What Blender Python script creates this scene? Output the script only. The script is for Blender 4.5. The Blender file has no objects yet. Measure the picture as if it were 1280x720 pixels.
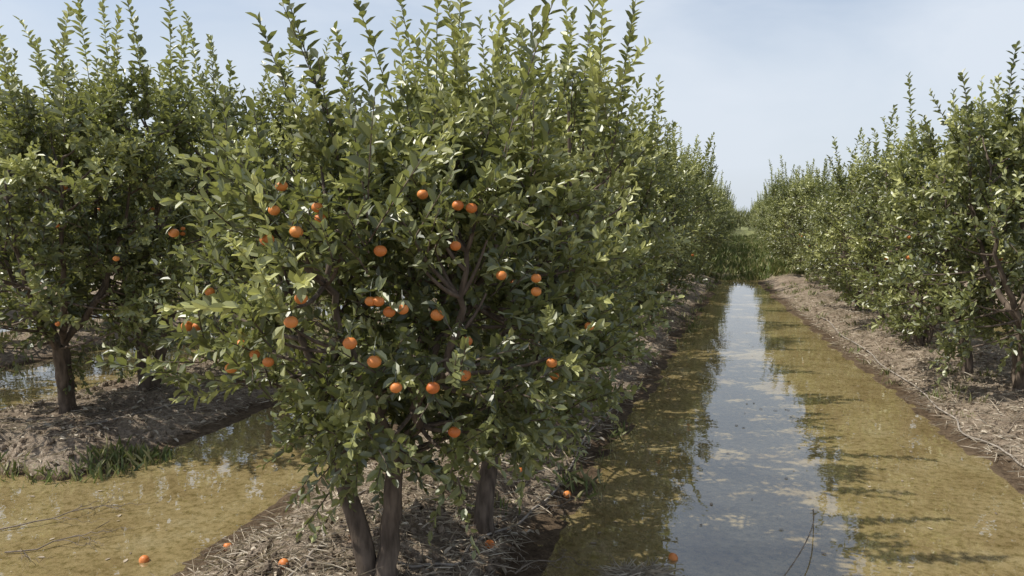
import bpy, math, random
import numpy as np
from mathutils import Vector, noise as mn

scene = bpy.context.scene
COL = scene.collection
random.seed(4)

# ------------------------------------------------------------------ helpers
def nodes_of(mat):
    mat.use_nodes = True
    nt = mat.node_tree
    nt.nodes.clear()
    return nt, nt.nodes, nt.links

def add(ns, t, **kw):
    n = ns.new(t)
    for k, v in kw.items():
        setattr(n, k, v)
    return n

def ramp(ns, pts, interp='LINEAR'):
    n = ns.new('ShaderNodeValToRGB')
    cr = n.color_ramp
    cr.interpolation = interp
    while len(cr.elements) < len(pts):
        cr.elements.new(0.5)
    for e, (p, c) in zip(cr.elements, pts):
        e.position = p
        e.color = (c[0], c[1], c[2], 1)
    return n

def mix(ns, ls, fac, a, b, blend='MIX'):
    n = ns.new('ShaderNodeMix')
    n.data_type = 'RGBA'
    n.blend_type = blend
    for sock, v in ((n.inputs[0], fac), (n.inputs[6], a), (n.inputs[7], b)):
        if isinstance(v, bpy.types.NodeSocket):
            ls.new(v, sock)
        elif isinstance(v, (int, float)):
            sock.default_value = v
        else:
            sock.default_value = (*v, 1)
    return n.outputs[2]

# ------------------------------------------------------------------ materials
def leaf_material(name, dark, mid, young_lit, rough=0.38, transl=0.22, gloss=.07):
    m = bpy.data.materials.new(name)
    nt, ns, ls = nodes_of(m)
    at = add(ns, 'ShaderNodeAttribute', attribute_name='tint')
    sp = ns.new('ShaderNodeSeparateColor')
    ls.new(at.outputs['Color'], sp.inputs[0])
    c1 = mix(ns, ls, sp.outputs[0], dark, mid)
    c2 = mix(ns, ls, sp.outputs[1], c1, young_lit)
    df = ns.new('ShaderNodeBsdfDiffuse'); ls.new(c2, df.inputs['Color'])
    tr = ns.new('ShaderNodeBsdfTranslucent')
    tc = mix(ns, ls, 0.5, c2, (young_lit[0]*1.3, young_lit[1]*1.4, young_lit[2]*.8))
    ls.new(tc, tr.inputs['Color'])
    ms = ns.new('ShaderNodeMixShader'); ms.inputs[0].default_value = transl
    ls.new(df.outputs[0], ms.inputs[1]); ls.new(tr.outputs[0], ms.inputs[2])
    gl = ns.new('ShaderNodeBsdfGlossy'); gl.inputs['Roughness'].default_value = rough
    gl.inputs['Color'].default_value = (1, 1, 1, 1)
    m2 = ns.new('ShaderNodeMixShader'); m2.inputs[0].default_value = gloss
    ls.new(ms.outputs[0], m2.inputs[1]); ls.new(gl.outputs[0], m2.inputs[2])
    o = ns.new('ShaderNodeOutputMaterial')
    ls.new(m2.outputs[0], o.inputs[0])
    return m

M_leaf = leaf_material('citrus_leaf', (0.036, 0.048, 0.018), (0.165, 0.186, 0.060), (0.52, 0.52, 0.20), .44, .23, .07)  # tones spread wide: sunlit yellow and deep shade put into the leaf colours
M_grass = leaf_material('green_grass', (0.07, 0.10, 0.03), (0.17, 0.22, 0.06), (0.42, 0.38, 0.20), 0.6, 0.3, .03)
M_dry = leaf_material('dry_litter', (0.17, 0.13, 0.095), (0.43, 0.355, 0.27), (0.68, 0.61, 0.50), 0.8, 0.1, .02)

def simple_mat(name, c1, c2, scale, rough=0.85, bump=0.4, spec=0.3, stretch=(1, 1, 1), world=False):
    m = bpy.data.materials.new(name)
    nt, ns, ls = nodes_of(m)
    tc = ns.new('ShaderNodeTexCoord')
    mp = ns.new('ShaderNodeMapping'); mp.inputs['Scale'].default_value = stretch
    ls.new(tc.outputs['Object'], mp.inputs[0])
    n = add(ns, 'ShaderNodeTexNoise'); n.inputs['Scale'].default_value = scale
    n.inputs['Detail'].default_value = 6
    ls.new(mp.outputs[0], n.inputs['Vector'])
    r = ramp(ns, [(0.3, c1), (0.7, c2)])
    ls.new(n.outputs['Fac'], r.inputs[0])
    p = ns.new('ShaderNodeBsdfPrincipled')
    ls.new(r.outputs[0], p.inputs['Base Color'])
    p.inputs['Roughness'].default_value = rough
    p.inputs['Specular IOR Level'].default_value = spec
    b = ns.new('ShaderNodeBump'); b.inputs['Strength'].default_value = bump
    b.inputs['Distance'].default_value = 0.01
    ls.new(n.outputs['Fac'], b.inputs['Height']); ls.new(b.outputs[0], p.inputs['Normal'])
    o = ns.new('ShaderNodeOutputMaterial'); ls.new(p.outputs[0], o.inputs[0])
    return m

M_bark = simple_mat('citrus_bark', (0.055, 0.042, 0.032), (0.20, 0.155, 0.12), 30, 0.9, 0.9, 0.2, (1, 1, 0.25))
M_fruit = simple_mat('orange_peel', (0.50, 0.13, 0.025), (0.76, 0.29, 0.075), 7, 0.5, 0.2, 0.45)
M_hose = simple_mat('hose_plastic', (0.18, 0.155, 0.13), (0.40, 0.35, 0.30), 12, 0.7, 0.1)
M_twig = simple_mat('dead_wood', (0.12, 0.095, 0.07), (0.27, 0.22, 0.17), 25, 0.9, 0.4, 0.2)

def soil_mat():
    m = bpy.data.materials.new('soil')
    nt, ns, ls = nodes_of(m)
    geo = ns.new('ShaderNodeNewGeometry')
    sep = ns.new('ShaderNodeSeparateXYZ'); ls.new(geo.outputs['Position'], sep.inputs[0])
    def nz(scale, detail=6, rough=0.6):
        n = ns.new('ShaderNodeTexNoise'); n.inputs['Scale'].default_value = scale
        n.inputs['Detail'].default_value = detail; n.inputs['Roughness'].default_value = rough
        ls.new(geo.outputs['Position'], n.inputs['Vector'])
        return n.outputs['Fac']
    n1, n2, n3 = nz(1.3, 5), nz(16, 8, 0.7), nz(70, 4, 0.7)
    r1 = ramp(ns, [(0.3, (0.27, 0.205, 0.148)), (0.7, (0.48, 0.395, 0.305))]); ls.new(n1, r1.inputs[0])
    r2 = ramp(ns, [(0.33, (0.40, 0.36, 0.33)), (0.55, (1, 1, 1)), (0.75, (1.25, 1.22, 1.18))]); ls.new(n2, r2.inputs[0])
    dry = mix(ns, ls, 1.0, r1.outputs[0], r2.outputs[0], 'MULTIPLY')
    r3 = ramp(ns, [(0.35, (0.6, 0.6, 0.6)), (0.65, (1.15, 1.15, 1.15))]); ls.new(n3, r3.inputs[0])
    dry = mix(ns, ls, 1.0, dry, r3.outputs[0], 'MULTIPLY')
    n4, n5 = nz(4, 7, 0.65), nz(22, 7, 0.8)
    r4 = ramp(ns, [(0.3, (0.46, 0.34, 0.155)), (0.5, (0.66, 0.51, 0.26)), (0.72, (0.78, 0.66, 0.38))]); ls.new(n4, r4.inputs[0])
    r5 = ramp(ns, [(0.40, (0.26, 0.26, 0.17)), (0.5, (0.95, 0.95, 0.95)), (0.62, (1.3, 1.3, 1.3))]); ls.new(n5, r5.inputs[0])
    bed = mix(ns, ls, 1.0, r4.outputs[0], r5.outputs[0], 'MULTIPLY')
    wet = mix(ns, ls, 1.0, dry, (0.42, 0.37, 0.31), 'MULTIPLY')
    def mr(a, b):
        x = ns.new('ShaderNodeMapRange'); x.interpolation_type = 'SMOOTHSTEP'
        x.inputs['From Min'].default_value = a; x.inputs['From Max'].default_value = b
        ls.new(sep.outputs[2], x.inputs['Value']); return x.outputs[0]
    a = mix(ns, ls, mr(-0.03, 0.004), bed, wet)
    c = mix(ns, ls, mr(0.012, 0.05), a, dry)
    my = ns.new('ShaderNodeMapRange'); my.inputs['From Min'].default_value = 20; my.inputs['From Max'].default_value = 26
    ls.new(sep.outputs[1], my.inputs['Value'])
    rg = ramp(ns, [(0.35, (0.14, 0.17, 0.06)), (0.65, (0.26, 0.25, 0.12))]); ls.new(nz(2.0), rg.inputs[0])
    c = mix(ns, ls, my.outputs[0], c, rg.outputs[0])
    p = ns.new('ShaderNodeBsdfPrincipled'); ls.new(c, p.inputs['Base Color'])
    p.inputs['Roughness'].default_value = 0.92; p.inputs['Specular IOR Level'].default_value = 0.15
    ad = ns.new('ShaderNodeMath'); ad.operation = 'ADD'; ls.new(n2, ad.inputs[0])
    mu = ns.new('ShaderNodeMath'); mu.operation = 'MULTIPLY'; mu.inputs[1].default_value = 0.4
    ls.new(n3, mu.inputs[0]); ls.new(mu.outputs[0], ad.inputs[1])
    b = ns.new('ShaderNodeBump'); b.inputs['Strength'].default_value = 0.9; b.inputs['Distance'].default_value = 0.05
    ls.new(ad.outputs[0], b.inputs['Height']); ls.new(b.outputs[0], p.inputs['Normal'])
    o = ns.new('ShaderNodeOutputMaterial'); ls.new(p.outputs[0], o.inputs[0])
    return m
M_soil = soil_mat()

def water_mat():
    m = bpy.data.materials.new('shallow_muddy_water')
    nt, ns, ls = nodes_of(m)
    geo = ns.new('ShaderNodeNewGeometry')
    def nz(scale, detail, rough=.5):
        n = ns.new('ShaderNodeTexNoise'); n.inputs['Scale'].default_value = scale
        n.inputs['Detail'].default_value = detail; n.inputs['Roughness'].default_value = rough
        ls.new(geo.outputs['Position'], n.inputs['Vector']); return n.outputs['Fac']
    b = ns.new('ShaderNodeBump'); b.inputs['Strength'].default_value = 0.12; b.inputs['Distance'].default_value = 0.02
    ls.new(nz(3.5, 3), b.inputs['Height'])
    fr = ns.new('ShaderNodeFresnel'); fr.inputs['IOR'].default_value = 2.35
    tr = ns.new('ShaderNodeBsdfTransparent'); tr.inputs['Color'].default_value = (0.97, 0.88, 0.66, 1)
    # suspended silt, cloudy and uneven
    r1 = ramp(ns, [(0.3, (0.36, 0.26, 0.115)), (0.55, (0.53, 0.41, 0.20)), (0.75, (0.62, 0.51, 0.29))]); ls.new(nz(2.2, 7, .65), r1.inputs[0])
    r2 = ramp(ns, [(0.36, (0.45, 0.45, 0.34)), (0.54, (1, 1, 1))]); ls.new(nz(20, 7, .78), r2.inputs[0])
    dc = mix(ns, ls, 1.0, r1.outputs[0], r2.outputs[0], 'MULTIPLY')
    df = ns.new('ShaderNodeBsdfDiffuse'); ls.new(dc, df.inputs['Color'])
    m0 = ns.new('ShaderNodeMixShader'); m0.inputs[0].default_value = 0.5
    ls.new(tr.outputs[0], m0.inputs[1]); ls.new(df.outputs[0], m0.inputs[2])
    gl = ns.new('ShaderNodeBsdfGlossy'); gl.inputs['Roughness'].default_value = 0.01
    gl.inputs['Color'].default_value = (1, 1, 1, 1)
    ls.new(b.outputs[0], gl.inputs['Normal'])
    ms = ns.new('ShaderNodeMixShader'); ls.new(fr.outputs[0], ms.inputs[0])
    ls.new(m0.outputs[0], ms.inputs[1]); ls.new(gl.outputs[0], ms.inputs[2])
    o = ns.new('ShaderNodeOutputMaterial'); ls.new(ms.outputs[0], o.inputs[0])
    return m
M_water = water_mat()

# ------------------------------------------------------------------ terrain
def interp(y, ys, vs):
    return float(np.interp(y, ys, vs))
def ss(a, b, x):
    t = min(1, max(0, (x-a)/(b-a))); return t*t*(3-2*t)

ROWS = [-12.5, -8.85, -5.15, -1.47, 2.25, 5.95]
def channels(y):
    out = [(-0.9 + interp(y, [4, 15, 20], [0, .3, .42]),
            interp(y, [0, 4.7, 6.9, 12, 20, 30], [2.1, 1.82, 1.56, 1.08, .5, .4])),
           (-4.0, -2.68), (-7.9, -6.3), (-11.3, -10.2), (-15, -13.8), (3.5, 4.6), (7.3, 8.4), (11, 12)]
    return out
def height(x, y):
    n1 = mn.noise(Vector((x*1.1, y*0.8, 3.1)))
    n2 = mn.noise(Vector((x*4.3, y*4.3, 7.7)))
    n3 = mn.noise(Vector((x*12, y*12, 1.3)))
    s = -9
    for a, b in channels(y):
        s = max(s, min(x-a, b-x))
    s += n1*0.15 + n2*0.09 + n3*.02
    if s > 0:
        h = -0.10*ss(0, 0.35, s)
    else:
        h = 0.17*ss(0, 0.75, -s)
    if x < -3.3 and x > -6.6:
        h -= 0.30*ss(3.9, 3.3, y + n1*.3 + n2*.15)*ss(-3.3, -3.6, x)
    if y > 20 and -1.5 < x < 1.8:
        h = max(h, -0.1 + 0.15*ss(20, 23, y + n1))
    if y < 1.8:
        h = h + (0.12-h)*ss(1.6, .4, y+n1*.2)
    if y > 60 or abs(x) > 17:
        h = max(h, 0.1)
    dd = math.hypot((x+0.40)*.8, y-3.36)
    h += 0.16*math.exp(-(dd/0.2)**2)
    k = ss(-0.02, 0.05, h)
    h += k*(n2*0.035 + n3*0.022 + abs(mn.noise(Vector((x*7, y*7, 5))))*0.03) + (1-k)*n2*.01
    return h

def grid_axis(start, dense_end, step, end, ratio):
    v = [start]
    while v[-1] < dense_end: v.append(v[-1]+step)
    st = step
    while v[-1] < end:
        st *= ratio; v.append(v[-1]+st)
    return v
xs_pos = grid_axis(-2.5, 2.6, 0.034, 1500, 1.12)
xs_neg = [-2.5]
while xs_neg[-1] > -6.6: xs_neg.append(xs_neg[-1]-0.04)
st = .04
while xs_neg[-1] > -1500:
    st *= 1.1; xs_neg.append(xs_neg[-1]-st)
xs = np.array(sorted(set(xs_neg[1:])) + xs_pos)
ys = [-1500, -400, -100, -30, -10, -5, -3, -2]
while ys[-1] < 1.6: ys.append(ys[-1]+0.12)
while ys[-1] < 60: ys.append(ys[-1]+max(.028, .011*ys[-1]))
st = 1
while ys[-1] < 2500:
    st *= 1.3; ys.append(ys[-1]+st)
ys = np.array(ys)
nx, ny = len(xs), len(ys)
V = np.empty((ny, nx, 3), dtype=np.float32)
for j, y in enumerate(ys):
    for i, x in enumerate(xs):
        V[j, i] = (x, y, height(x, y) if (abs(x) < 20 and -10 < y < 70) else 0.1)
idx = np.arange(nx*ny).reshape(ny, nx)
F = np.stack([idx[:-1, :-1], idx[:-1, 1:], idx[1:, 1:], idx[1:, :-1]], -1).reshape(-1, 4)

def make_mesh(name, verts, quads, mats, mat_idx=None, tint=None, smooth=None):
    me = bpy.data.meshes.new(name)
    verts = np.asarray(verts, dtype=np.float32)
    quads = np.asarray(quads, dtype=np.int32)
    me.vertices.add(len(verts)); me.vertices.foreach_set('co', verts.ravel())
    me.loops.add(quads.size); me.loops.foreach_set('vertex_index', quads.ravel())
    me.polygons.add(len(quads))
    me.polygons.foreach_set('loop_start', np.arange(0, quads.size, 4, dtype=np.int32))
    me.polygons.foreach_set('loop_total', np.full(len(quads), 4, dtype=np.int32))
    for m in mats: me.materials.append(m)
    if mat_idx is not None: me.polygons.foreach_set('material_index', np.asarray(mat_idx, dtype=np.int32))
    if smooth is not None: me.polygons.foreach_set('use_smooth', np.asarray(smooth, dtype=bool))
    if tint is not None:
        a = me.attributes.new('tint', 'FLOAT_COLOR', 'POINT')
        t = np.ones((len(verts), 4), dtype=np.float32); t[:, :3] = tint
        a.data.foreach_set('color', t.ravel())
    me.update(calc_edges=True); me.validate()
    return me

me = make_mesh('ground', V.reshape(-1, 3), F, [M_soil], smooth=np.ones(len(F), bool))
COL.objects.link(bpy.data.objects.new('ground', me))
wv = [(-18, 0.8, 0), (18, 0.8, 0), (18, 60, 0), (-18, 60, 0)]
me = make_mesh('flood_water', wv, [(0, 1, 2, 3)], [M_water])
COL.objects.link(bpy.data.objects.new('flood_water', me))

# ------------------------------------------------------------------ leaf / tube builders
def leaf_geo(P, D, N, L, W, droop=0.12, fold=0.20):
    D = D/np.linalg.norm(D, axis=1, keepdims=True)
    S = np.cross(D, N); S /= (np.linalg.norm(S, axis=1, keepdims=True)+1e-9)
    N = np.cross(S, D)
    L = L[:, None]; W = W[:, None]
    b = P
    l1 = P + D*L*.33 - S*W*.46 + N*W*fold
    l2 = P + D*L*.72 - S*W*.42 + N*W*fold*.8 - N*L*droop*.4
    t = P + D*L - N*L*droop
    r2 = P + D*L*.72 + S*W*.42 + N*W*fold*.8 - N*L*droop*.4
    r1 = P + D*L*.33 + S*W*.46 + N*W*fold
    V = np.stack([b, l1, l2, t, r2, r1], 1).reshape(-1, 3)
    k = np.arange(len(P))[:, None]*6
    Q = np.concatenate([k+np.array([[0, 3, 2, 1]]), k+np.array([[0, 5, 4, 3]])], 1).reshape(-1, 4)
    return V, Q

class Builder:
    def __init__(s): s.v = []; s.q = []; s.mi = []; s.t = []; s.sm = []; s.n = 0
    def add(s, v, q, mi, tint=(0, 0, 0), smooth=False):
        v = np.asarray(v); q = np.asarray(q)
        s.v.append(v); s.q.append(q+s.n); s.mi.append(np.full(len(q), mi)); s.sm.append(np.full(len(q), smooth))
        t = np.asarray(tint, dtype=np.float32)
        s.t.append(np.broadcast_to(t, (len(v), 3)) if t.ndim == 1 else t)
        s.n += len(v)
    def mesh(s, name, mats):
        return make_mesh(name, np.concatenate(s.v), np.concatenate(s.q), mats, np.concatenate(s.mi),
                         np.concatenate(s.t), np.concatenate(s.sm))

def tube(pts, rad, sides, rng, rough=0.0):
    pts = np.asarray(pts, float); n = len(pts)
    T = np.gradient(pts, axis=0); T /= np.linalg.norm(T, axis=1, keepdims=True)+1e-9
    ref = np.array([0.31, 0.95, 0.05])
    A = np.cross(T, ref); A /= np.linalg.norm(A, axis=1, keepdims=True)+1e-9
    B = np.cross(T, A)
    ang = np.linspace(0, 2*np.pi, sides, endpoint=False)
    flute = 1 + rough*rng.normal(size=sides)
    vs = []
    for i in range(n):
        r = rad[i]*flute*(1+rough*.5*rng.normal(size=sides))
        vs.append(pts[i]+(np.cos(ang)*r)[:, None]*A[i]+(np.sin(ang)*r)[:, None]*B[i])
    v = np.concatenate(vs)
    q = []
    for i in range(n-1):
        for k in range(sides):
            k2 = (k+1) % sides
            q.append((i*sides+k, i*sides+k2, (i+1)*sides+k2, (i+1)*sides+k))
    return v, q

def bez(a, b, c, n):
    t = np.linspace(0, 1, n)[:, None]
    return (1-t)**2*a + 2*t*(1-t)*b + t*t*c

def orange(center, r, rng):
    nu, nv = 14, 9
    v = []; q = []
    for j in range(nv):
        ph = math.pi*(0.02+0.96*j/(nv-1))
        for i in range(nu):
            th = 2*math.pi*i/nu
            rr = r*math.sin(ph)*1.04
            z = r*.9*math.cos(ph)
            if j == 0: z -= r*.07
            v.append((center[0]+rr*math.cos(th), center[1]+rr*math.sin(th), center[2]+z))
    for j in range(nv-1):
        for i in range(nu):
            i2 = (i+1) % nu
            q.append((j*nu+i, (j+1)*nu+i, (j+1)*nu+i2, j*nu+i2))
    return v, q

# ------------------------------------------------------------------ tree
def unit(v): return v/(np.linalg.norm(v)+1e-9)

def build_tree(name, seed, H, R, zb=0.62, n_cl=62, n_in=14, n_top=18, trunk='single', fruits=None,
               n_fruit=5, leafL=0.080, top_len=(0.35, 0.8), center=(0, 0), tr=0.05, lowfrac=.6, sp=.0205, topL=None):
    rng = np.random.default_rng(seed)
    topL = topL or leafL
    B = Builder()
    cx, cy = center
    zt = H - top_len[1]*0.80
    ph = rng.uniform(0, 6.28, 6)
    def prof(z, th):
        t = (z-zb)/(zt-zb)
        f = np.interp(t, [-.05, 0.0, .12, .35, .6, .85, 1.0], [.40, lowfrac, .88, 1.0, .96, .78, .50])
        lump = 1 + .12*math.sin(2*th+ph[0]) + .10*math.sin(3*th+ph[1]+z*2) + .09*math.sin(5*th+ph[2]+z*4)
        return R*f*lump
    tips = []
    if trunk == 'double':
        forks = [np.array([-.18, -.02, .58]), np.array([.07, .05, .58])]
        for k, f in enumerate(forks):
            b0 = np.array([(-.008, .018)[k], 0, -.12])
            p = bez(b0, b0*.4+f*.5+np.array([0, 0, -.03]), f, 9)
            p[1:-1] += rng.normal(scale=.006, size=(7, 3))
            r = np.linspace(tr*1.15, tr*.78, 9); r[:2] *= 1.2
            B.add(*tube(p, r, 12, rng, .05), 0, smooth=True)
            for a in range(3):
                tips.append((f, k*math.pi+math.pi/2+(a-1)*1.1+rng.normal()*.2, tr*.6))
    else:
        f = np.array([rng.normal()*.06, rng.normal()*.06, .40+rng.uniform(0, .12)])
        p = bez(np.array([0, 0, -.12]), np.array([rng.normal()*.04, rng.normal()*.04, .2]), f, 8)
        r = np.linspace(tr*1.25, tr*.95, 8); r[:2] *= 1.2
        B.add(*tube(p, r, 12, rng, .05), 0, smooth=True)
        for a in range(5):
            tips.append((f, a*2*math.pi/5+rng.normal()*.3, tr*.6))
    limbpts = []
    for f, az, rr in tips:
        top = np.array([cx, cy, 0])+np.array([math.cos(az)*R*.55, math.sin(az)*R*.55, zt*rng.uniform(.75, .98)])
        c = np.array([cx*.5+math.cos(az)*R*.5, cy*.5+math.sin(az)*R*.5, .85+rng.uniform(0, .35)])
        p = bez(f, c, top, 14)
        p[2:] += rng.normal(scale=.012, size=(12, 3))
        p[0] = f - np.array([0, 0, .02])
        B.add(*tube(p, np.linspace(rr, .008, 14), 7, rng, .03), 0, smooth=True)
        limbpts.append(p)
    limbpts = np.concatenate(limbpts)
    LP = []; LD = []; LN = []; LL = []; LW = []; LT = []
    def shoot(p0, d, ln, spacing, size, young_lit, wood=True, bend=0.12, alpha=(0.85, .28), taper=.42, base=None):
        d = unit(d); n = max(3, int(ln/spacing))
        t = np.linspace(0.04, 1, n)
        side = unit(rng.normal(size=3))
        pos = p0 + d*(t*ln)[:, None] + (side*bend*ln + np.array([0, 0, -.04*ln]))*(t*t)[:, None]
        a = unit(np.cross(d, side)); b = np.cross(d, a)
        az = np.arange(n)*2.4+rng.uniform(0, 6.28)+rng.normal(scale=.35, size=n)
        rad = np.cos(az)[:, None]*a + np.sin(az)[:, None]*b
        al = np.clip(rng.normal(alpha[0], alpha[1], size=n), .1, 1.9)*(1-.40*t**2)
        D = d*np.cos(al)[:, None] + rad*np.sin(al)[:, None]
        N = d - (D@d)[:, None]*D + np.array([-.1, -.1, .40]) + rng.normal(scale=.42, size=(n, 3))
        sz = size*(1.0-taper*t**3)*rng.uniform(.62, 1.18, size=n)
        LP.append(pos); LD.append(D); LN.append(N); LL.append(sz); LW.append(sz*rng.uniform(.46, .60, size=n))
        if base is None: base = rng.uniform(0, .9)
        tt = np.zeros((n, 3))
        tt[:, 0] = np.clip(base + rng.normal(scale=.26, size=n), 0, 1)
        tt[:, 1] = np.clip(young_lit*(0.2+.9*t) + rng.normal(scale=.09, size=n), 0, 1)
        LT.append(tt)
        if wood:
            wt = np.linspace(0, 1, 4)
            wp = p0 + d*(wt*ln)[:, None] + (side*bend*ln + np.array([0, 0, -.04*ln]))*(wt*wt)[:, None]
            B.add(*tube(wp, np.linspace(.0042, .0015, 4), 3, rng), 2 if young_lit > .3 else 0, (0.6, .3, 0))
    for i in range(n_cl):
        u = (i+.5)/n_cl
        z = zb + (zt-zb)*(u**.9) + rng.normal()*.05
        th = i*2.39996+rng.normal()*.3
        outer = i % 4 != 0
        inner = rng.uniform(.78, 1.12) if outer else rng.uniform(.45, .75)
        r = prof(z, th)*inner
        c = np.array([cx+math.cos(th)*r, cy+math.sin(th)*r, z])
        out = np.array([math.cos(th), math.sin(th), 0])
        c0 = c - out*.14 - np.array([0, 0, .06])
        j = np.argmin(np.linalg.norm(limbpts-c0+np.array([0, 0, .2]), axis=1)); q0 = limbpts[j]
        B.add(*tube(bez(q0, (q0+c0)/2+np.array([0, 0, -.05]), c0, 6), np.linspace(.011, .005, 6), 5, rng), 0, smooth=True)
        tz = (z-zb)/(zt-zb)
        up = .35 + .9*tz
        ns2 = rng.integers(7, 11)
        young_lit_c = max(0, rng.normal(.12+.40*tz, .32)) if outer else 0  # paler tint higher up: crown-top sunlight painted in, along with young growth
        cb = rng.uniform(0, .9)
        for k in range(ns2):
            d = out*.85 + np.array([0, 0, up*rng.uniform(.3, 1.3)-.25*(tz < .2)]) + rng.normal(scale=.6, size=3)
            shoot(c0 + rng.normal(scale=.05, size=3), d, rng.uniform(.12, .36), sp, leafL,
                  np.clip(young_lit_c+rng.normal()*.2, 0, 1), base=np.clip(cb+rng.normal()*.15, 0, 1))
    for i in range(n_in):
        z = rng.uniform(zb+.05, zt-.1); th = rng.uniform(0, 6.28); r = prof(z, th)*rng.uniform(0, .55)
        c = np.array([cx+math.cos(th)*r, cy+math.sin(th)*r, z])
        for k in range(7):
            shoot(c, rng.normal(size=3)+np.array([0, 0, .4]), rng.uniform(.15, .3), .028, leafL*1.15, 0, wood=False, base=.1)  # inner leaves tinted dark: shade of the crown interior put into their colour
    for i in range(n_top):
        th = i*2.4+rng.normal()*.3; rr = R*math.sqrt((i+.5)/n_top)*.85
        zz = zt - (rr/R)**2*.35 - rng.uniform(0, .15)
        c = np.array([cx+math.cos(th)*rr, cy+math.sin(th)*rr, zz])
        d = np.array([math.cos(th)*.12, math.sin(th)*.12, 1])+rng.normal(scale=.09, size=3)
        ln = top_len[0]+(top_len[1]-top_len[0])*rng.uniform()**1.1
        yy = max(0, rng.normal(.22, .28))
        shoot(c, d, ln, .0195, topL*1.15, yy, bend=.07, alpha=(1.12, .24), taper=.28)
        for k in range(3):
            shoot(c+np.array([0, 0, rng.uniform(-.15, .1)]), d+rng.normal(scale=.32, size=3), rng.uniform(.18, .55), .021, topL*1.08, yy, alpha=(1.0, .25), taper=.35)
    P = np.concatenate(LP); D = np.concatenate(LD); N = np.concatenate(LN)
    L = np.concatenate(LL); W = np.concatenate(LW); T = np.concatenate(LT)
    fr = []
    if fruits is not None:
        fr = fruits(prof, rng, cx, cy)
    else:
        for i in range(n_fruit):
            z = rng.uniform(.8, zt*.75); th = rng.uniform(0, 6.28); r = prof(z, th)*.97
            fr.append((cx+math.cos(th)*r, cy+math.sin(th)*r, z))
    keep = np.ones(len(P), bool)
    M = P + D/np.linalg.norm(D, axis=1, keepdims=True)*L[:, None]*.5
    for f in fr:
        f = np.array(f)
        outw = unit(np.array([f[0]-cx, f[1]-cy, 0]))
        keep &= np.linalg.norm(M-f, axis=1) > .028
        if rng.uniform() < .55:
            keep &= np.linalg.norm(M-(f+outw*.05), axis=1) > .034
        r = rng.uniform(.0180, .0232)
        B.add(*orange(f, r, rng), 1, smooth=True)
        B.add(*tube(bez(f+np.array([0, 0, r*.8]), f+np.array([0, 0, .05])-outw*.005, f-outw*.07+np.array([0, 0, .07]), 5), np.full(5, .002), 4, rng), 2)
        for k in range(3):
            dd = outw*.5+rng.normal(scale=.7, size=3)+np.array([0, 0, .15])
            p = f+np.array([0, 0, r+.012])-outw*.01
            P = np.concatenate([P, p[None]]); D = np.concatenate([D, unit(dd)[None]]); N = np.concatenate([N, np.array([[0, 0, 1.]])+outw*.5])
            L = np.append(L, leafL*.9); W = np.append(W, leafL*.42); T = np.concatenate([T, np.array([[rng.uniform(), .1, 0]])])
            keep = np.append(keep, True); M = np.concatenate([M, p[None]+9])
    P, D, N, L, W, T = P[keep], D[keep], N[keep], L[keep], W[keep], T[keep]
    lv, lq = leaf_geo(P, D, N, L, W)
    B.add(lv, lq, 2, np.repeat(T, 6, axis=0))
    return B.mesh(name, [M_bark, M_fruit, M_leaf])

FR = [(-85,183),(-88,174),(-72,175),(-71,171),(-80,166),(-79,141),(-91,163),(-33,180),(-49,159),(-15,175),(-20,176),
      (-21,161),(-4,150),(9,149),(9,144),(-53,140),(-50,140),(-46,136),(-41,137),(-28,135),(-17,125),(-61,124),(-52,117),
      (-97,120),(-106,115),(-92,117),(-102,124),(-122,131),(-118,131),(-30,107),(-44,107),(-18,112),(-22,90),
      (29,131),(15,117),(16,112),(-83,132),(-113,144),(-126,166)]
FV = np.array([-.294, .956]); RV = np.array([.956, .294])
HERO = (-1.47, 2.80)
def hero_fruits(prof, rng, cx, cy):
    out = []
    base = np.array(HERO)
    for s, z in FR:
        s /= 100; z /= 100
        hit = None
        for d in np.arange(1.9, 3.4, .02):
            k = d/2.75
            w = FV*d + RV*s*k
            zz = 1.75 + (z-1.75)*k - .13
            l = w-base-np.array([cx, cy])
            if np.hypot(*l) < prof(zz, math.atan2(l[1], l[0]))*rng.uniform(.95, 1.03):
                hit = (w[0]-base[0], w[1]-base[1], zz); break
        if hit is None:
            k = 1.05
            w = FV*2.9+RV*s*k
            hit = (w[0]-base[0], w[1]-base[1], 1.75+(z-1.75)*k-.13)
        out.append(hit)
    return out

hero = build_tree('orange_tree', 11, 2.78, .83, zb=.64, n_cl=104, n_in=32, n_top=13, trunk='double', fruits=hero_fruits,
                  center=(.06, .10), top_len=(.4, 1.15), tr=.045, leafL=.062, lowfrac=.72, sp=.0165, topL=.069)
TL = (.4, 1.15)
varA = build_tree('orange_tree_a', 21, 3.18, .92, zb=.50, n_cl=80, n_in=16, n_top=14, trunk='single', n_fruit=5, top_len=TL, leafL=.074)
varB = build_tree('orange_tree_b', 32, 3.45, .95, zb=.56, n_cl=84, n_in=18, n_top=15, trunk='single', n_fruit=4, top_len=TL, leafL=.072)
varC = build_tree('orange_tree_c', 43, 3.05, .92, zb=.40, n_cl=76, n_in=16, n_top=12, trunk='double', n_fruit=2, top_len=(.35, .95), leafL=.076)
varD = build_tree('orange_tree_d', 54, 3.30, 1.0, zb=.38, n_cl=82, n_in=16, n_top=15, trunk='single', n_fruit=1, top_len=TL, leafL=.076)
varE = build_tree('orange_tree_e', 66, 3.50, 1.0, zb=.64, n_cl=88, n_in=26, n_top=14, trunk='double', n_fruit=14, top_len=(.5, 1.3), lowfrac=.8, leafL=.076)
VARS = [varA, varB, varC, varD]

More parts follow.
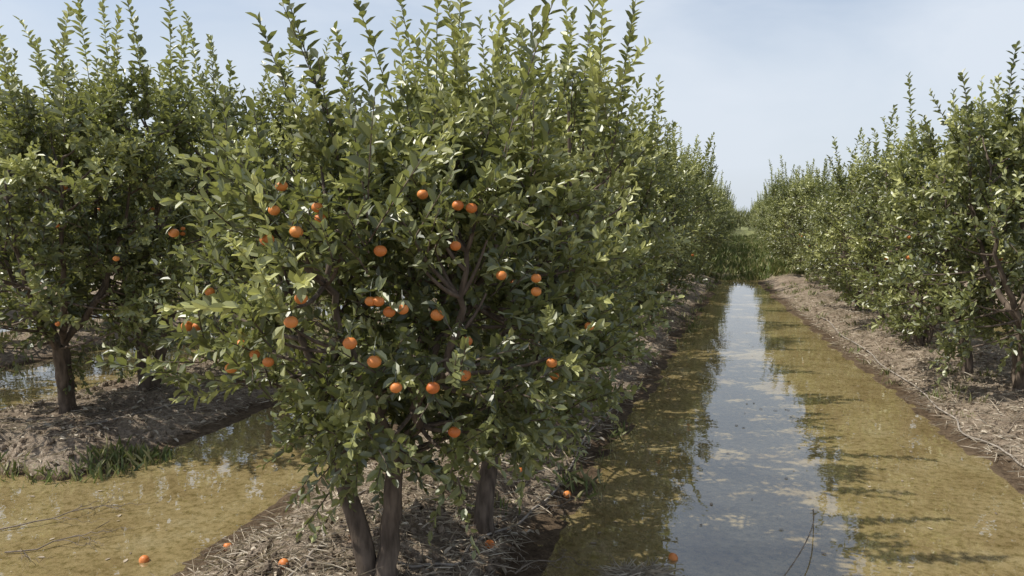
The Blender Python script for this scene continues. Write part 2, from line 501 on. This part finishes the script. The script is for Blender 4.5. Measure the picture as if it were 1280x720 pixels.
def place(me, x, y, rot, sc, parent=None, nm='orange_tree'):
    o = bpy.data.objects.new(nm, me)
    o.location = (x, y, height(x, y)); o.rotation_euler = (0, 0, rot); o.scale = (sc, sc, sc*random.uniform(.95, 1.06))
    COL.objects.link(o)
    if parent: o.parent = parent
    return o
place(hero, *HERO, 0, 1.0).scale = (1, 1, 1)
near = [(varB, -1.27, 3.62, 1.0, .92), (varD, -1.45, 5.05, 2.2, 1.0), (varA, -1.47, 6.5, .4, 1.05),
        (varE, -5.15, 4.55, 2.0, .98), (varE, -5.1, 5.35, 4.2, 1.05), (varE, -5.15, 7.3, 3.0, 1.05),
        (varC, 2.42, 7.5, 1.2, 1.0), (varA, 2.2, 8.3, 5.0, .95), (varC, 2.15, 10.0, 3.1, 1.0), (varD, 2.0, 11.6, .3, .90)]
for m, x, y, r, s in near: place(m, x, y, r, s)
far_parent = bpy.data.objects.new('distant_orange_tree_rows', None); COL.objects.link(far_parent)
starts = {-1.47: 8.2, -5.15: 9.2, 2.25: 13.3, -8.85: 4.6, -12.5: 4.0, 5.95: 9}
ends = {-1.47: 90, -5.15: 36, 2.25: 90, -8.85: 26, -12.5: 20, 5.95: 30}
for rx in ROWS:
    y = starts[rx]
    while y < ends[rx]:
        x = rx + random.uniform(-.12, .12)
        if rx == 2.25: x -= min(.45, .02*y)
        m = random.choice(VARS if rx > -2 else [varE, varE, varB]); s = random.uniform(.86, 1.07)
        if rx > 0: s *= .95
        place(m, x, y, random.uniform(0, 6.28), s, far_parent if y > 25 else None)
        y += random.uniform(1.6, 2.1) if y < 40 else random.uniform(2.2, 3.0)
for x, y, s in [(-.5, 82, .8), (.9, 85, .8), (-2.5, 95, .9), (0, 96, .9), (2.5, 95, .9), (4.5, 97, .9), (-4.5, 97, .9)]:
    place(varD, x, y, random.uniform(0, 6), s, far_parent)

# ------------------------------------------------------------------ litter
rng = np.random.default_rng(5)
def scatter(n, xr, ymin, ymax, cond, power=1.6):
    out = []
    while len(out) < n:
        x = rng.uniform(*xr); y = ymin+(ymax-ymin)*rng.uniform()**power
        h = height(x, y)
        if cond(x, y, h): out.append((x, y, h))
    return np.array(out)
B = Builder()
P = scatter(15000, (-6.5, 3.2), 1.7, 16, lambda x, y, h: h > .015)
n = len(P); az = rng.uniform(0, 6.28, n)
D = np.stack([np.cos(az), np.sin(az), rng.normal(scale=.25, size=n)], 1)
N = np.stack([rng.normal(scale=.45, size=n), rng.normal(scale=.45, size=n), np.ones(n)], 1)
L = rng.uniform(.02, .06, n); P[:, 2] += rng.uniform(.002, .015, n)
v, q = leaf_geo(P, D, N, L, L*.42, .3, .3)
T = np.zeros((n, 3)); T[:, 0] = rng.uniform(0, 1, n); T[:, 1] = rng.uniform(0, 1, n)**3
B.add(v, q, 0, np.repeat(T, 6, axis=0))
def straw(P, lr, wr, zs):
    n = len(P); az = rng.uniform(0, 6.28, n)
    D = np.stack([np.cos(az), np.sin(az), rng.normal(scale=.22, size=n)], 1)
    N = np.tile(np.array([[0, 0, 1.]]), (n, 1)) + rng.normal(scale=.4, size=(n, 3))
    P[:, 2] += rng.uniform(.002, zs, n)
    L = rng.uniform(*lr, n)
    v, q = leaf_geo(P, D, N, L, rng.uniform(*wr, n), .08, .1)
    T = np.zeros((n, 3)); T[:, 0] = rng.uniform(.0, 1, n); T[:, 1] = rng.uniform(0, 1, n)**2
    B.add(v, q, 0, np.repeat(T, 6, axis=0))
straw(scatter(24000, (-6.5, 3.2), 1.7, 18, lambda x, y, h: h > .01 and mn.noise(Vector((x*1.8, y*1.8, 9))) > -.05), (.04, .15), (.003, .005), .022)
straw(scatter(7000, (1.0, 3.2), 4.4, 16, lambda x, y, h: h > .01), (.05, .2), (.003, .006), .03)
straw(scatter(3500, (-2.9, -.5), 1.8, 5, lambda x, y, h: h > .03), (.05, .18), (.0025, .005), .04)
cl = np.array([(-.42+random.gauss(0, .15), 3.36+random.gauss(0, .10), 0) for _ in range(2200)])
for p in cl: p[2] = height(p[0], p[1])
cl = cl[cl[:, 2] > .01]
straw(cl, (.05, .15), (.0025, .005), .035)
P = scatter(260, (-4.2, 2.2), 2.4, 14, lambda x, y, h: h < -.01)
P[:, 2] = .004
n = len(P); az = rng.uniform(0, 6.28, n)
D = np.stack([np.cos(az), np.sin(az), np.zeros(n)], 1); N = np.tile(np.array([[0, 0, 1.]]), (n, 1))
L = rng.uniform(.008, .045, n)
v, q = leaf_geo(P, D, N, L, L*.45, .0, .08)
T = np.zeros((n, 3)); T[:, 0] = rng.uniform(0, 1, n)
B.add(v, q, 0, np.repeat(T, 6, axis=0))
COL.objects.link(bpy.data.objects.new('leaf_litter', B.mesh('leaf_litter', [M_dry])))

def orange_lo(center, r, rng, nu=7, nv=5):
    v = []; q = []
    for j in range(nv):
        ph = math.pi*(0.04+0.92*j/(nv-1))
        for i in range(nu):
            th = 2*math.pi*i/nu
            v.append((center[0]+r*math.sin(ph)*math.cos(th), center[1]+r*math.sin(ph)*math.sin(th), center[2]+r*math.cos(ph)))
    for j in range(nv-1):
        for i in range(nu):
            i2 = (i+1) % nu
            q.append((j*nu+i, (j+1)*nu+i, (j+1)*nu+i2, j*nu+i2))
    return v, q
B = Builder()
P = scatter(4600, (-6.5, 3.2), 1.7, 14, lambda x, y, h: h > .02)
for p in P:
    r = rng.uniform(.008, .030)
    c = p+np.array([0, 0, r*.3])
    v, q = orange_lo(c, r, rng)
    v = np.array(v)
    v = c+(v-c)*rng.uniform(.7, 1.25, size=(len(v), 1))*rng.uniform(.6, 1.2, size=3)
    B.add(v, q, 0)
COL.objects.link(bpy.data.objects.new('soil_clods', B.mesh('soil_clods', [M_soil])))

# ------------------------------------------------------------------ grass
def grass(name, tufts, mat, hr, blades, dry=.2, spread=.05, width=.006):
    B = Builder()
    PP = []; DD = []; LL = []; TT = []
    for (x, y, h) in tufts:
        k = rng.integers(*blades)
        p = np.tile([x, y, h-.01], (k, 1)) + np.concatenate([rng.normal(scale=spread, size=(k, 2)), np.zeros((k, 1))], 1)
        d = np.concatenate([rng.normal(scale=.45, size=(k, 2)), np.ones((k, 1))], 1)
        PP.append(p); DD.append(d); LL.append(rng.uniform(*hr, size=k)*rng.uniform(.6, 1.1))
        t = np.zeros((k, 3)); t[:, 0] = rng.uniform(0, 1, k); t[:, 1] = (rng.uniform(0, 1, k) < dry)*rng.uniform(.4, 1, k); TT.append(t)
    P = np.concatenate(PP); D = np.concatenate(DD); L = np.concatenate(LL); T = np.concatenate(TT)
    N = rng.normal(size=(len(P), 3))
    v, q = leaf_geo(P, D, N, L, rng.uniform(.6, 1.3, len(P))*width, .35, .2)
    B.add(v, q, 0, np.repeat(T, 6, axis=0))
    COL.objects.link(bpy.data.objects.new(name, B.mesh(name, [mat])))
t1 = scatter(900, (-1.4, 1.7), 21, 60, lambda x, y, h: h > -.06, 1.3)
t2 = scatter(40, (-1.3, -.4), 10, 21, lambda x, y, h: -.03 < h < .08, 1)
grass('green_grass', t1, M_grass, (.10, .34), (14, 30), .35, .10, .012)
t3 = scatter(240, (-9.5, -5.6), 5.5, 14, lambda x, y, h: h > -.02, 1)
t4 = scatter(46, (-5.6, -3.9), 3.3, 4.3, lambda x, y, h: -.04 < h < .06, 1)
t5 = scatter(70, (-6, -3.8), 6, 12, lambda x, y, h: h > 0, 1)
t6 = scatter(22, (-2.9, -.8), 3.6, 7, lambda x, y, h: 0 < h < .1, 1)
t7 = scatter(80, (.4, 2.4), 6.5, 20, lambda x, y, h: h > .01, 1)
grass('bank_grass', np.concatenate([t2, t3, t4, t5, t6, t7]), M_grass, (.04, .15), (10, 20), .5, .05, .004)

# ------------------------------------------------------------------ hoses, twigs, fallen fruit
def curve(name, pts, r, mat, lift=.004, jitter=.0, absolute=False):
    cu = bpy.data.curves.new(name, 'CURVE'); cu.dimensions = '3D'; cu.bevel_depth = r; cu.bevel_resolution = 3
    cu.use_fill_caps = True
    sp = cu.splines.new('NURBS')
    P = []
    for p in pts:
        if absolute: P.append(p)
        else:
            z = max(0, height(p[0], p[1]))
            P.append((p[0]+random.gauss(0, jitter), p[1]+random.gauss(0, jitter), z+lift+r+(p[2] if len(p) > 2 else 0)))
    sp.points.add(len(P)-1)
    for a, b in zip(sp.points, P): a.co = (*b, 1)
    sp.use_endpoint_u = True; sp.order_u = 3; sp.resolution_u = 6
    cu.materials.append(mat)
    o = bpy.data.objects.new(name, cu); COL.objects.link(o); return o
def dense(keys, n, wob):
    keys = np.array(keys, float); t = np.linspace(0, len(keys)-1, n)
    x = np.interp(t, range(len(keys)), keys[:, 0]); y = np.interp(t, range(len(keys)), keys[:, 1])
    return [(a+wob*math.sin(i*.9)+random.gauss(0, wob*.3), b) for i, (a, b) in enumerate(zip(x, y))]
curve('irrigation_hose', dense([(2.05, 4.6), (1.92, 5.3), (1.90, 5.9), (1.74, 6.5), (1.76, 7.2), (1.66, 8.5), (1.48, 10.5), (1.3, 13)], 46, .02), .0070, M_hose, lift=.015)
curve('irrigation_hose', dense([(-1.85, 2.3), (-1.78, 2.75), (-1.95, 3.1), (-2.05, 3.5), (-1.9, 4.2), (-1.8, 5.5)], 26, .02), .007, M_hose)
curve('irrigation_hose', dense([(-1.6, 2.9), (-1.36, 3.0), (-1.25, 3.2), (-1.22, 3.6), (-1.05, 4.2), (-1.1, 5.2), (-1.0, 7)], 30, .02), .0065, M_hose)
curve('irrigation_hose', dense([(-4.6, 4.2), (-4.55, 4.9), (-4.5, 6), (-4.6, 8)], 18, .02), .007, M_hose)
B = Builder()
def branch(B, x, y, az, ln, r=.005, depth=2, z0=None):
    n = 8; pts = []
    a = az; px, py = x, y; z = max(0, height(x, y))+.01 if z0 is None else z0
    for i in range(n):
        pts.append((px, py, z)); a += random.gauss(0, .16)
        px += math.cos(a)*ln/n; py += math.sin(a)*ln/n; z = max(z*.5, max(0, height(px, py))+.008)+random.uniform(0, .03)
        if depth > 0 and random.random() < .5:
            branch(B, px, py, a+random.choice([-1, 1])*random.uniform(.4, .9), ln*.4, r*.55, depth-1, z)
    B.add(*tube(pts, np.linspace(r, r*.4, n), 5, rng), 0, smooth=True)
for x, y, az, ln in [(-3.9, 2.95, .6, .7), (-3.6, 2.75, .3, .6),
                     (-2.3, 2.9, 2.2, .4), (-1.0, 3.3, .7, .35), (-1.1, 4.0, 1.0, .4), (-.95, 2.8, 2.0, .5), (-5.4, 4.2, .2, .9),
                     (2.0, 6.4, 1.0, .5), (-2.2, 3.9, 1.2, .5), (-2.0, 2.6, .8, .5), (-2.4, 2.6, .5, .5), (2.1, 5.6, 1.5, .5),
                     (1.9, 7.2, 2.2, .6), (1.5, 9, 1.2, .6), (2.3, 6.0, 2.5, .5)]:
    branch(B, x, y, az, ln)
COL.objects.link(bpy.data.objects.new('fallen_branches', B.mesh('fallen_branches', [M_twig])))
curve('bent_cane', [(.12, 3.35, -.02), (.22, 3.5, .05), (.36, 3.85, .10), (.45, 4.3, .08), (.47, 4.7, -.02)], .003, M_twig, absolute=True)

v, q = orange((0, 0, 0), .025, rng)
me_o = make_mesh('fallen_orange', v, q, [M_fruit], smooth=np.ones(len(q), bool))
for x, y in [(-.98, 4.35), (-1.18, 3.45), (-2.85, 2.9), (-1.9, 2.72), (-1.95, 3.4), (-.28, 3.72), (-1.75, 3.1), (-1.3, 4.4), (-2.5, 3.1)]:
    h = height(x, y)
    o = bpy.data.objects.new('fallen_orange', me_o)
    o.location = (x, y, max(h+.020, .004)); o.rotation_euler = (random.uniform(0, 3), random.uniform(0, 3), 0)
    COL.objects.link(o)

# ------------------------------------------------------------------ light
EL = math.radians(56); to_sun = Vector((-.93, -.36, 0)).normalized()
sv = Vector((to_sun.x*math.cos(EL), to_sun.y*math.cos(EL), math.sin(EL)))
sd = bpy.data.lights.new('sun', 'SUN'); sd.energy = 5.0; sd.angle = math.radians(.5); sd.color = (1, .96, .87)
so = bpy.data.objects.new('sun', sd); so.rotation_euler = sv.to_track_quat('Z', 'Y').to_euler(); COL.objects.link(so)

w = bpy.data.worlds.new('World'); scene.world = w; w.use_nodes = True
ns, ls = w.node_tree.nodes, w.node_tree.links
ns.clear()
sky = ns.new('ShaderNodeTexSky'); sky.sky_type = 'NISHITA'; sky.sun_disc = False
sky.sun_elevation = EL; sky.sun_rotation = math.atan2(to_sun.x, to_sun.y)
sky.air_density = 1.0; sky.dust_density = 2.0; sky.ozone_density = 1.2
tc = ns.new('ShaderNodeTexCoord')
sep = ns.new('ShaderNodeSeparateXYZ'); ls.new(tc.outputs['Generated'], sep.inputs[0])
mp = ns.new('ShaderNodeMapping'); mp.inputs['Scale'].default_value = (1, 1, 3.2); mp.inputs['Rotation'].default_value = (.1, .12, 0)
ls.new(tc.outputs['Generated'], mp.inputs[0])
nz = ns.new('ShaderNodeTexNoise'); nz.inputs['Scale'].default_value = 1.7; nz.inputs['Detail'].default_value = 6; nz.inputs['Roughness'].default_value = .5
nz.inputs['Distortion'].default_value = .4
ls.new(mp.outputs[0], nz.inputs['Vector'])
cr = ramp(ns, [(.40, (.14, .14, .14)), (.64, (.88, .88, .88))]); ls.new(nz.outputs['Fac'], cr.inputs[0])
c = mix(ns, ls, cr.outputs[0], sky.outputs[0], (5.4, 5.85, 6.5))
hz = ns.new('ShaderNodeMapRange'); hz.inputs['From Min'].default_value = 0; hz.inputs['From Max'].default_value = .34
hz.inputs['To Min'].default_value = .85; hz.inputs['To Max'].default_value = 0
ls.new(sep.outputs[2], hz.inputs['Value'])
c = mix(ns, ls, hz.outputs[0], c, (4.9, 5.35, 5.9))
bg = ns.new('ShaderNodeBackground'); bg.inputs['Strength'].default_value = .145
ls.new(c, bg.inputs[0])
wo = ns.new('ShaderNodeOutputWorld'); ls.new(bg.outputs[0], wo.inputs[0])

# ------------------------------------------------------------------ camera
cd = bpy.data.cameras.new('camera'); cd.lens = 26; cd.sensor_width = 36; cd.clip_end = 5000; cd.clip_start = .05
co = bpy.data.objects.new('camera', cd); co.location = (0, 0, 1.75)
co.rotation_euler = (math.radians(90-5.6), 0, math.radians(17.1)); COL.objects.link(co)
scene.camera = co
scene.view_settings.view_transform = 'Standard'; scene.view_settings.look = 'None'; scene.view_settings.exposure = 0
